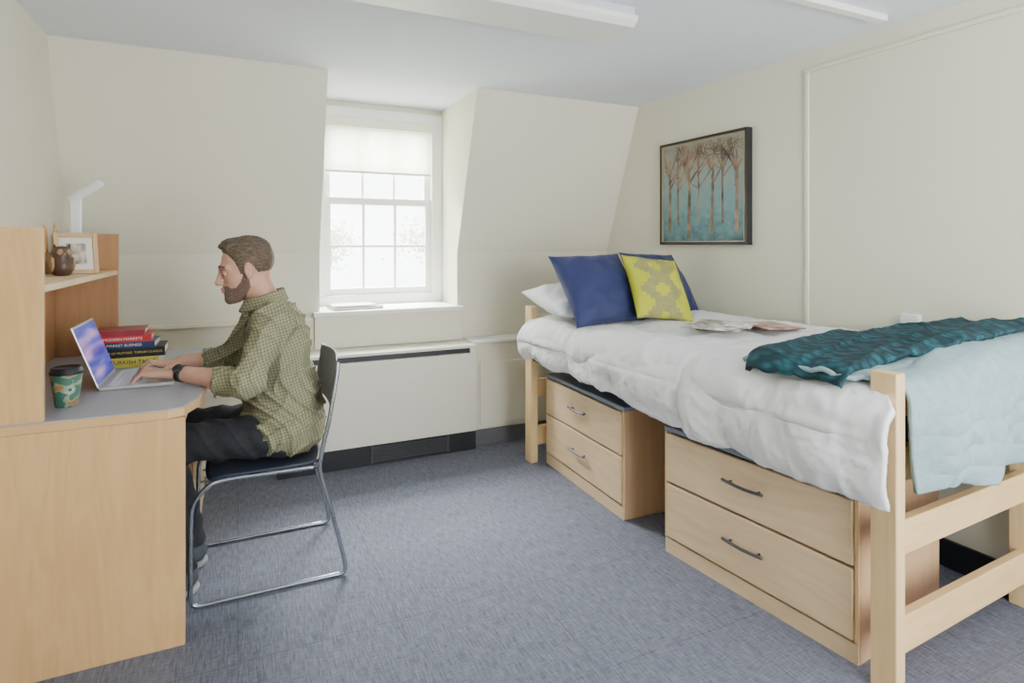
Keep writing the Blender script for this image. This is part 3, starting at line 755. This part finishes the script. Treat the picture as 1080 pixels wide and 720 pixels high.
for i in range(5):
    a = i*1.3
    mk('pencil', G().tube([(.015*math.cos(a), .015*math.sin(a), .008), (.028*math.cos(a), .028*math.sin(a), .16+.01*i)], .0035, 6).tube([(.028*math.cos(a), .028*math.sin(a), .16+.01*i), (.0295*math.cos(a), .0295*math.sin(a), .175+.01*i)], lambda u: .0035*(1-.9*u), 6), 'pen', pc)
la = thing('desk_lamp', 'white slim LED desk lamp on the hutch shelf', 'lamp', (-.665, 3.27, ZH))
mk('lamp_base', G().lathe([(.05, 0), (.05, .012), (.045, .018), (0, .018)], n=32), 'lampwhite', la, smooth=True)
mk('lamp_stem', G().box(-.022, .022, -.010, .010, .015, .335), 'lampwhite', la, bevel=.006)
hd = mk('lamp_head', G().box(-.025, .135, -.026, .026, -.013, .013), 'lampwhite', la, bevel=.010)
hd.location = (-.005, 0, .335); hd.rotation_euler = (0, math.radians(-33), math.radians(-20))
mk('light_panel', G().box(.02, .125, -.018, .018, -.0142, -.0131), emis('led_diffuser', (.8, .8, .78), .3), hd)

nb = thing('notebook', 'grey hardcover notebook lying on the window ledge', 'notebook', (.68, 3.80, ZS), (0, 0, .15), 'notebooks on the window ledge')
mk('cover', G().box(-.15, .15, -.10, .10, 0, .003).box(-.15, .15, -.10, .10, .014, .017).box(-.15, .15, .0975, .10, .003, .014), 'greyvinyl', nb); mk('page_block', G().box(-.147, .147, -.097, .097, .003, .014), 'paper', nb)
nb = thing('notebook', 'thin silver notebook on top of the grey one', 'notebook', (.66, 3.80, ZS+.0175), (0, 0, .05), 'notebooks on the window ledge')
mk('cover', G().box(-.13, .13, -.09, .09, 0, .002).box(-.13, .13, -.09, .09, .008, .010), 'silver', nb); mk('page_block', G().box(-.128, .128, -.088, .088, .002, .008), 'paper', nb)

# ------------------------------------------------------------ CHAIR
ch = thing('chair', 'stacking chair with chrome sled base and dark navy seat', 'chair', (.12, 2.60, 0))
for sy in (-1, 1):
    y = sy*.235; r = .0085
    pts = [(.16, y*.93, .435), (-.02, y*.93, .437), (-.16, y*.94, .437), (-.215, y*.97, .425), (-.262, y, .37), (-.27, y, .28), (-.27, y, .08), (-.268, y, .03), (-.245, y, .0095), (-.15, y, .0085), (.05, y, .0085), (.20, y, .0085), (.252, y, .0095), (.265, y, .03), (.252, y, .10), (.210, y, .27), (.17, y, .42), (.178, y, .50), (.205, y, .62), (.232, y*.98, .78), (.238, y*.95, .835)]
    mk('chair_leg', G().tube(pts, r, 10, 5), 'chrome', ch, smooth=True, label='bent chrome sled leg')
mk('cross_bar', G().tube([(-.16, -.215, .430), (-.16, .215, .430)], .007, 8), 'chrome', ch, smooth=True)
mk('cross_bar', G().tube([(.10, -.215, .428), (.10, .215, .428)], .007, 8), 'chrome', ch, smooth=True)
def shell(f, n1=24, n2=24):
    vs = [f(i/n1*2-1, j/n2*2-1) for i in range(n1+1) for j in range(n2+1)]
    return G().add(vs, [(i*(n2+1)+j, i*(n2+1)+j+1, (i+1)*(n2+1)+j+1, (i+1)*(n2+1)+j) for i in range(n1) for j in range(n2)])
def seatf(u, v):
    c = 1-.10*(abs(v)**4); x = -.02+.21*u*c
    z = .456-.008*(1-v*v)*(1-u*u)-.03*max(0, -u-.7)**1.0*1.5+.02*max(0, u-.75)
    return (x, v*.225*(1-.06*abs(u)**4), z)
o = mk('seat', shell(seatf), 'plastic', ch, smooth=True); q = o.modifiers.new('s', 'SOLIDIFY'); q.thickness = .007; q.offset = -1
def backf(u, v):
    z = .735+.10*u; t = (z-.60)/.24
    return (.204+.030*t+.022*(1-v*v), v*.222*(1-.05*max(0, u)**3), z+.010*(1-v*v)*max(0, u))
o = mk('backrest', shell(backf), 'backplastic', ch, smooth=True); q = o.modifiers.new('s', 'SOLIDIFY'); q.thickness = .006; q.offset = 0

# ------------------------------------------------------------ PERSON (signed-distance sculpt, polygonised)
class Field:
    def __init__(s, lo, hi, h):
        s.lo = np.array(lo, float); s.h = h
        s.n = np.ceil((np.array(hi)-s.lo)/h).astype(int)+1
        s.F = np.full(s.n, .1, np.float32)
    def sub(s, lo, hi):
        a = np.clip(np.floor((np.array(lo)-s.lo)/s.h).astype(int), 0, s.n-1); b = np.clip(np.ceil((np.array(hi)-s.lo)/s.h).astype(int)+1, 1, s.n)
        if np.any(b <= a): return None, None
        ax = [s.lo[i]+s.h*np.arange(a[i], b[i]) for i in range(3)]
        X, Y, Z = np.meshgrid(*ax, indexing='ij')
        return (slice(a[0], b[0]), slice(a[1], b[1]), slice(a[2], b[2])), np.stack([X, Y, Z], -1)
    def op(s, lo, hi, fn, k, mode='u'):
        sl, P = s.sub(lo, hi)
        if sl is None: return
        d = fn(P); F = s.F[sl]
        if mode == 'u':
            hh = np.maximum(k-np.abs(F-d), 0)/k; s.F[sl] = np.minimum(F, d)-hh*hh*k*.25
        else:
            d = -d; hh = np.maximum(k-np.abs(F-d), 0)/k; s.F[sl] = np.maximum(F, d)+hh*hh*k*.25
    def cap(s, a, b, ra, rb, k=.01, mode='u', clip=None):
        a = np.array(a, float); b = np.array(b, float); m = max(ra, rb)+k+3*s.h
        ba = b-a; L = float(ba@ba)
        def fn(P):
            pa = P-a; t = np.clip((pa@ba)/L, 0, 1)
            d = np.linalg.norm(pa-t[..., None]*ba, axis=-1)-(ra+(rb-ra)*t)
            if clip is not None: d = np.maximum(d, (P-np.array(clip[0]))@np.array(clip[1]))
            return d
        s.op(np.minimum(a, b)-m, np.maximum(a, b)+m, fn, k, mode)
    def ell(s, c, r, k=.01, mode='u', R=None):
        c = np.array(c, float); r = np.array(r, float); m = r.max()+k+3*s.h
        def fn(P):
            p = P-c
            if R is not None: p = p@R
            k0 = np.linalg.norm(p/r, axis=-1); k1 = np.linalg.norm(p/(r*r), axis=-1)+1e-9
            return k0*(k0-1)/k1
        s.op(c-m, c+m, fn, k, mode)
    def grid(s):
        return s.sub(s.lo, s.lo+s.h*s.n)[1]
    def mesh(s, name, m, parent=None, off=(0, 0, 0), smooth_it=0):
        F = s.F.copy(); F[0] = F[-1] = .05; F[:, 0] = F[:, -1] = .05; F[:, :, 0] = F[:, :, -1] = .05
        S = F < 0
        c = [S[i:F.shape[0]-1+i, j:F.shape[1]-1+j, k:F.shape[2]-1+k] for i in (0, 1) for j in (0, 1) for k in (0, 1)]
        al = c[0].copy(); an = c[0].copy()
        for q in c[1:]: al &= q; an |= q
        act = an & ~al; I = np.argwhere(act)
        idx = -np.ones(act.shape, np.int32); idx[tuple(I.T)] = np.arange(len(I))
        cor = [(i, j, k) for i in (0, 1) for j in (0, 1) for k in (0, 1)]
        V = [F[I[:, 0]+i, I[:, 1]+j, I[:, 2]+k] for i, j, k in cor]
        acc = np.zeros((len(I), 3)); cnt = np.zeros(len(I))
        for a in range(8):
            for b in range(a+1, 8):
                if sum(abs(x-y) for x, y in zip(cor[a], cor[b])) != 1: continue
                mk_ = (V[a] < 0) != (V[b] < 0)
                t = np.where(mk_, V[a]/np.where(mk_, V[a]-V[b], 1), 0)
                pa = np.array(cor[a], float); pb = np.array(cor[b], float)
                acc += np.where(mk_[:, None], pa+(pb-pa)*t[:, None], 0); cnt += mk_
        vt = s.lo+s.h*(I+acc/cnt[:, None])-np.array(off)
        fs = []
        for ax in range(3):
            sl0 = [slice(None)]*3; sl1 = [slice(None)]*3; sl0[ax] = slice(0, -1); sl1[ax] = slice(1, None)
            A = S[tuple(sl0)]; B = S[tuple(sl1)]; E = np.argwhere(A != B)
            o1, o2 = [(1, 2), (2, 0), (0, 1)][ax]
            ok = (E[:, o1] > 0) & (E[:, o2] > 0) & (E[:, o1] < S.shape[o1]-1) & (E[:, o2] < S.shape[o2]-1); E = E[ok]
            ins = A[tuple(E.T)]
            e1 = np.zeros(3, int); e1[o1] = 1; e2 = np.zeros(3, int); e2[o2] = 1
            q = np.stack([idx[tuple((E-e1-e2).T)], idx[tuple((E-e2).T)], idx[tuple(E.T)], idx[tuple((E-e1).T)]], 1)
            q[~ins] = q[~ins][:, ::-1]; fs.append(q)
        fs = np.concatenate(fs)
        me = bpy.data.meshes.new(name); me.vertices.add(len(vt)); me.vertices.foreach_set('co', vt.astype(np.float32).ravel())
        me.loops.add(len(fs)*4); me.loops.foreach_set('vertex_index', fs.astype(np.int32).ravel())
        me.polygons.add(len(fs)); me.polygons.foreach_set('loop_start', np.arange(0, len(fs)*4, 4, dtype=np.int32))
        me.update(calc_edges=True); me.validate()
        me.polygons.foreach_set('use_smooth', [True]*len(me.polygons))
        o = bpy.data.objects.new(name, me); COL.objects.link(o); me.materials.append(M[m])
        if parent: o.parent = parent
        if smooth_it:
            q = o.modifiers.new('sm', 'SMOOTH'); q.iterations = smooth_it; q.factor = .5
        return o

PO = np.array((.14, 2.60, 0.0))
HO = np.array((.034, 2.60, 1.198)); TT = math.radians(11); HS = 1.02
fw = np.array((-math.cos(TT), 0, -math.sin(TT))); sd = np.array((0, -1.0, 0)); upv = np.array((-math.sin(TT), 0, math.cos(TT)))
HR = np.stack([fw, sd, upv], 1)
def H(f, s, u): return HO+HS*(f*fw+s*sd+u*upv)
def head(F, full=True):
    e = lambda c, r, k=.02, mode='u': F.ell(H(*c), np.array(r)*HS, k, mode, HR)
    c = lambda a, b, ra, rb, k=.012, mode='u': F.cap(H(*a), H(*b), ra*HS, rb*HS, k, mode)
    e((-.012, 0, .032), (.095, .073, .084))
    e((.028, 0, -.03), (.059, .055, .078), .03)
    for q in (-1, 1):
        c((.000, q*.048, -.060), (.066, q*.012, -.104), .013, .016, .03)
        e((.050, q*.034, -.028), (.026, .023, .024), .02)
        c((.084, q*.008, .020), (.066, q*.044, .016), .010, .010, .014)
    e((.073, 0, -.102), (.018, .021, .018), .02)
    e((.078, 0, -.062), (.018, .026, .022), .02)
    if full:
        for q in (-1, 1):
            e((.095, q*.031, .000), (.014, .014, .009), .012, 's')
            e((.101, q*.010, -.040), (.010, .008, .0075), .006)
            e((-.006, q*.077, -.008), (.016, .007, .029), .006)
            e((-.003, q*.085, -.004), (.009, .0055, .018), .003, 's')
            e((-.002, q*.074, -.034), (.007, .006, .009), .006)
            c((.100, q*.006, -.0605), (.086, q*.021, -.0655), .0052, .003, .006)
            c((.098, q*.006, -.073), (.086, q*.019, -.0695), .0062, .003, .006)
        c((.088, 0, .012), (.108, 0, -.030), .0080, .0095, .012)
        e((.110, 0, -.036), (.010, .009, .009), .008)
NB = (.115, 2.60, 1.03)
SHn, ELn, WRn = (.125, 2.425, 1.00), (.03, 2.372, .785), (-.205, 2.535, .812)
SHf, ELf, WRf = (.105, 2.775, 1.00), (-.02, 2.835, .800), (-.205, 2.775, .812)
def torso(F, g=0):
    F.ell((.175, 2.6, .55), (.125+g, .165+g, .105+g), .05)
    F.ell((.175, 2.6, .69), (.105+g, .146+g, .14+g), .06)
    F.ell((.160, 2.6, .87), (.108+g, .158+g, .16+g), .06)
    F.ell((.138, 2.6, .98), (.082+g, .160+g, .070+g), .05)
    for q in (SHn, SHf): F.ell(q, (.056+g,)*3, .05)
    F.cap((.125, 2.6, 1.015), (.115, 2.46, 1.012), .045+g*.5, .033+g*.5, .04); F.cap((.125, 2.6, 1.015), (.115, 2.74, 1.012), .045+g*.5, .033+g*.5, .04)
B = Field((-.46, 2.28, 0.0), (.34, 2.94, 1.36), .004)
head(B)
B.cap(H(-.030, 0, -.055), NB, .052, .058, .03)
torso(B)
def arm(F, S_, E_, W_, g=0):
    F.cap(S_, E_, .050+g, .040+g, .03); m = np.array(E_)*.6+np.array(W_)*.4
    F.cap(E_, m, .040+g, .039+g, .02); F.cap(m, W_, .038+g, .026+g, .02)
arm(B, SHn, ELn, WRn); arm(B, SHf, ELf, WRf)
def hand(F, W_, d, thumb):
    W_ = np.array(W_); d = np.array(d, float); d /= np.linalg.norm(d); l = np.cross((0, 0, 1), d); l = l/np.linalg.norm(l)*thumb
    z = np.array((0, 0, 1.0))
    pt = lambda a, b, c: W_+d*a+l*b+z*c
    for b0, b1 in ((.022, .033), (.008, .012), (-.007, -.010), (-.020, -.030)):
        F.cap(pt(.0, b0*.6, -.002), pt(.082, b1, .004), .014, .0115, .014)
    lens = (.070, .078, .072, .056); bs = (.034, .0125, -.0105, -.0325); sp = (.012, .004, -.004, -.014)
    up = (.010, .014, .008, .004)
    for i in range(4):
        L = lens[i]; k0 = pt(.082, bs[i], .004); k1 = pt(.082+L*.45, bs[i]+sp[i]*.4, .006+up[i]); k2 = pt(.082+L*.80, bs[i]+sp[i]*.8, -.006+up[i]*.3); k3 = pt(.082+L*.93, bs[i]+sp[i], -.020)
        F.cap(k0, k1, .0098, .0084, .004); F.cap(k1, k2, .0084, .0076, .003); F.cap(k2, k3, .0076, .0068, .003)
    F.cap(pt(.018, .022, -.004), pt(.052, .048, -.010), .0145, .0115, .012); F.cap(pt(.052, .048, -.010), pt(.082, .056, -.014), .0105, .0085, .004)
hand(B, WRn, (-.95, .30, -.05), -1)
hand(B, WRf, (-.95, -.22, -.05), 1)
HPn, KNn, ANn = (.15, 2.505, .54), (-.27, 2.49, .56), (-.185, 2.50, .10)
HPf, KNf, ANf = (.15, 2.695, .54), (-.27, 2.71, .56), (-.165, 2.70, .10)
for a, b, c in ((HPn, KNn, ANn), (HPf, KNf, ANf)):
    B.cap(a, b, .078, .055, .03); B.cap(b, c, .053, .034, .03)
    B.cap(c, (c[0]-.02, c[1], .05), .034, .034, .02); B.cap((c[0], c[1], .045), (c[0]-.17, c[1]-.01, .035), .034, .024, .02)
body = B.mesh('person', 'skin', None, PO, 1); body.location = PO
body['label'] = 'bearded man in checked shirt and dark trousers typing on laptop'; body['category'] = 'person'
del B
def child(F, name, m, label=None, sm=0):
    o = F.mesh(name, m, body, PO, sm)
    if label: o['label'] = label
    return o
Fh = Field(HO-np.array((.15, .12, .17)), HO+np.array((.17, .12, .18)), .0025)
head(Fh, False); P = Fh.grid(); q = (P-HO)@HR/HS; f, s_, u = q[..., 0], q[..., 1], q[..., 2]
base = Fh.F.copy()
uh = np.interp(f, [-.12, -.07, -.045, -.028, -.010, .004, .014, .024, .034, .048, .060, .072, .12], [-.070, -.066, -.050, .004, .026, .018, -.018, -.016, .030, .056, .070, .078, .084])
sst = lambda a, b, x: np.clip((x-a)/(b-a), 0, 1)**2*(3-2*np.clip((x-a)/(b-a), 0, 1))
off = .002+.009*sst(.045, .105, u)+.016*sst(.0, .07, f)*sst(.06, .11, u)
off = .001+off*(.2+.8*sst(0, .024, u-uh))
strand = .0012*np.sin(s_*480+8*np.sin(f*18+u*10))+.0008*np.sin((u*1.2+f*.4)*560+7*np.sin(f*30))
Fh.F = np.maximum(base-HS*(off+strand*(.3+.9*sst(.03, .09, u))), (uh-u)*.8+.0016*np.sin(f*700+s_*300)).astype(np.float32)
child(Fh, 'hair', 'hair', 'short brown hair combed back')
bl = np.interp(f, [-.02, .004, .016, .030, .05, .066, .078, .12], [.0, .0, -.014, -.044, -.062, -.062, -.0495, -.049])
lips = np.sqrt(((f-.098)/.02)**2+(s_/.021)**2+((u+.0665)/.0105)**2)-1
bd = base-HS*(.0003+.0022*sst(0, .028, bl-u)+.0007*np.sin(f*800+s_*500)*np.sin(u*900)+.003*sst(-.092, -.116, u))
bd = np.maximum(bd, (u-bl)+.0026*np.sin(f*900)*np.sin(s_*700+u*300)); bd = np.maximum(bd, -f-.002); bd = np.maximum(bd, -(lips)*.01); bd = np.maximum(bd, -.125-u)
Fh.F = bd.astype(np.float32)
child(Fh, 'beard', 'beard', 'short trimmed brown beard')
RH = Matrix(((HR[0][0], HR[0][1], HR[0][2]), (HR[1][0], HR[1][1], HR[1][2]), (HR[2][0], HR[2][1], HR[2][2]))).to_4x4()
for q_ in (-1, 1):
    ec = Vector(tuple(H(.0745, q_*.031, -.002)-PO))
    e = mk('eye', G().ball((0, 0, 0), .0118*HS, 16), 'eye', body, smooth=True, loc=ec)
    mk('iris', G().ball((0, 0, 0), .0052, 12), 'iris', e, smooth=True, loc=tuple(HS*(.0080*fw+q_*.0012*sd-.0045*upv)))
    g = G().ball((0, 0, 0), .0133*HS, 28, keep=lambda c: (c.z > -.12-.25*c.x+.1) or (c.z < -.62)).xf(RH)
    mk('eyelid', g, 'skin', e, smooth=True)
    pts = [H(.0935, q_*.012, .021)-PO, H(.0925, q_*.026, .0265)-PO, H(.084, q_*.040, .0265)-PO, H(.073, q_*.051, .020)-PO]
    mk('eyebrow', G().tube([tuple(p) for p in pts], lambda t: .0040*(1-.6*abs(t-.35)), 8), 'beard', body, smooth=True)
S_ = Field((-.16, 2.22, .42), (.42, 2.99, 1.13), .005)
torso(S_, .016)
S_.ell((.17, 2.6, .57), (.156, .200, .14), .05)
S_.ell((.175, 2.6, .68), (.135, .172, .13), .05)
for a, b, w in ((SHn, ELn, WRn), (SHf, ELf, WRf)):
    b_ = np.array(b); w_ = np.array(w); dn = (w_-b_)/np.linalg.norm(w_-b_)
    S_.cap(a, b, .065, .056, .04)
    ce = b_+dn*.115
    S_.cap(b_, ce+dn*.05, .056, .047, .03, clip=(ce, dn))
    S_.cap(ce-dn*.040, ce+dn*.03, .054, .053, .004, clip=(ce+dn*.004, dn))
P = S_.grid(); X, Y, Z = P[..., 0], P[..., 1], P[..., 2]
def rid(a): return 1-np.abs(np.sin(a))
fold = -.015*rid((Z+X*.75)*24+2.4*np.sin(X*11+Y*7)+1.2*np.sin(Z*19))**3*np.clip((1.0-Z)/.30, .3, 1)-.012*rid((X*.9-Z*.7)*30+2.6*np.sin(Z*12+Y*9))**3-.007*rid((X+Z*.2)*46+3*np.sin(Z*17+Y*11))**4+.002*np.sin(Y*50+X*30+2*np.sin(Z*25))+.006
S_.F = (S_.F+fold).astype(np.float32)
S_.F = np.maximum(S_.F, (.475-Z)+.012*np.sin(X*14+1)).astype(np.float32)
S_.cap(np.array(NB)+np.array((.02, 0, -.03)), H(-.035, 0, -.06), .066, .062, .008, 's')
child(S_, 'shirt', 'plaid', 'olive green checked button-up shirt, sleeves rolled')
Cc = Field((-.03, 2.45, .97), (.26, 2.75, 1.19), .0035)
c0 = np.array((.100, 2.60, 1.078))
prev = None
for i in range(0, 37):
    a = math.radians(i*10)
    rf = .070; p = c0+np.array((math.cos(a)*rf*1.05, math.sin(a)*rf, 0)); p = p+np.array((0, 0, (p[0]-c0[0])*.30))
    if prev is not None:
        for dz, rr, ex in ((.012, .0045, .0), (.004, .005, .0), (-.006, .006, .004), (-.018, .0065, .009), (-.028, .007, .013)):
            o1 = (prev-c0)*np.array((ex/rf, ex/rf, 0))+np.array((0, 0, dz)); o2 = (p-c0)*np.array((ex/rf, ex/rf, 0))+np.array((0, 0, dz))
            Cc.cap(prev+o1, p+o2, rr, rr, .004)
    prev = p
for q_ in (-1, 1):
    for dd in (0, .012, .024):
        Cc.cap((.032+dd*.4, 2.6+q_*(.022+dd), 1.045), (.020+dd*.6, 2.6+q_*(.050+dd*.4), 1.005), .006, .005, .006)
child(Cc, 'shirt_collar', 'plaid')
Pn = Field((-.38, 2.36, .07), (.34, 2.84, .70), .005)
Pn.ell((.175, 2.6, .55), (.132, .172, .11), .05)
for a, b, c in ((HPn, KNn, ANn), (HPf, KNf, ANf)):
    Pn.cap(a, b, .089, .068, .04); Pn.cap(b, (c[0], c[1], .10), .066, .050, .03, clip=((c[0], c[1], .085), (0, 0, -1)))
P = Pn.grid(); X, Y, Z = P[..., 0], P[..., 1], P[..., 2]
Pn.F = (Pn.F+.003*np.sin(X*60+Z*35+2*np.sin(Y*30))-.006*rid(X*30+Z*20+2*np.sin(Y*20))**3+.002+.003*np.sin(Z*70+X*10)*(Z < .5)).astype(np.float32)
Pn.F = np.maximum(Pn.F, .086-Z); Pn.F = np.maximum(Pn.F, .459-Z-(X < -.02)*1.0).astype(np.float32)
child(Pn, 'trousers', 'pants', 'charcoal grey trousers', 1)
for c in (ANn, ANf):
    Sh = Field((-.45, c[1]-.08, 0), (-.08, c[1]+.08, .16), .004)
    Sh.cap((c[0]+.01, c[1], .055), (c[0]-.13, c[1]-.005, .042), .044, .036, .02); Sh.cap((c[0]-.13, c[1]-.005, .042), (c[0]-.19, c[1]-.01, .036), .038, .032, .02)
    Sh.cap((c[0], c[1], .06), (c[0]-.005, c[1], .105), .042, .043, .02)
    Sh.F = np.maximum(Sh.F, .018-Sh.grid()[..., 2]).astype(np.float32)
    shoe = child(Sh, 'shoe', 'shoe', 'dark grey lace-up sneaker')
    So = Field((-.45, c[1]-.08, -.01), (-.08, c[1]+.08, .06), .004)
    So.cap((c[0]+.012, c[1], .012), (c[0]-.19, c[1]-.01, .012), .046, .040, .01)
    z = So.grid()[..., 2]; So.F = np.maximum(np.maximum(So.F, .001-z), z-.022).astype(np.float32)
    So.mesh('shoe_sole', 'sole', shoe, PO)
wc = np.array(WRn)+(np.array(ELn)-np.array(WRn))*.07; dn = (np.array(WRn)-np.array(ELn)); dn /= np.linalg.norm(dn)
g = G().lathe([(.0275, -.011), (.0315, -.011), (.0315, .011), (.0275, .011), (.0275, -.011)], cap=False, n=28)
rotq = Vector((0, 0, 1)).rotation_difference(Vector(dn))
g.xf(Matrix.Translation(Vector(wc-PO)) @ rotq.to_matrix().to_4x4())
wt = mk('wristwatch', g, 'black', body, smooth=True, label='black wristwatch')
sidev = Vector((0, -.8, .6)); sidev = (sidev-Vector(dn)*sidev.dot(Vector(dn))).normalized()
g = G().lathe([(.017, 0), (.018, .003), (.017, .008), (0, .0085)], n=24)
rq = Vector((0, 0, 1)).rotation_difference(sidev)
g.xf(Matrix.Translation(Vector(wc-PO)+sidev*.030) @ rq.to_matrix().to_4x4())
mk('watch_face', g, 'black', wt, smooth=True)

# ------------------------------------------------------------ lights / world
w = bpy.data.worlds.new('world'); bpy.context.scene.world = w; w.use_nodes = True
bg = w.node_tree.nodes['Background']; bg.inputs[0].default_value = (.96, .985, 1, 1); bg.inputs[1].default_value = 10.0
def area(name, loc, tgt, sz, en, col=(1, 1, 1), szy=None):
    l = bpy.data.lights.new(name, 'AREA'); l.energy = en; l.size = sz; l.color = col
    if szy: l.shape = 'RECTANGLE'; l.size_y = szy
    o = bpy.data.objects.new(name, l); COL.objects.link(o); o.location = loc
    o.rotation_euler = (Vector(tgt)-Vector(loc)).to_track_quat('-Z', 'Y').to_euler()
area('daylight', (1.0, 5.2, 3.3), (.9, 3.2, .7), 2.0, 2400, (1, .985, .96))
area('ceiling_fill', (1.3, -.5, 1.5), (1.4, .4, 2.25), .8, 26, (1, .99, .97))  # unseen fill lamp added behind the camera to brighten the ceiling

# ------------------------------------------------------------ camera
cam = bpy.data.cameras.new('camera'); co = bpy.data.objects.new('camera', cam); COL.objects.link(co)
cam.sensor_width = 36; cam.lens = 36*620/1080; cam.shift_y = -102/1080; cam.clip_start = .05
co.location = (0, 0, 1.293); co.rotation_euler = (math.pi/2, 0, -math.atan(290/620))
bpy.context.scene.camera = co
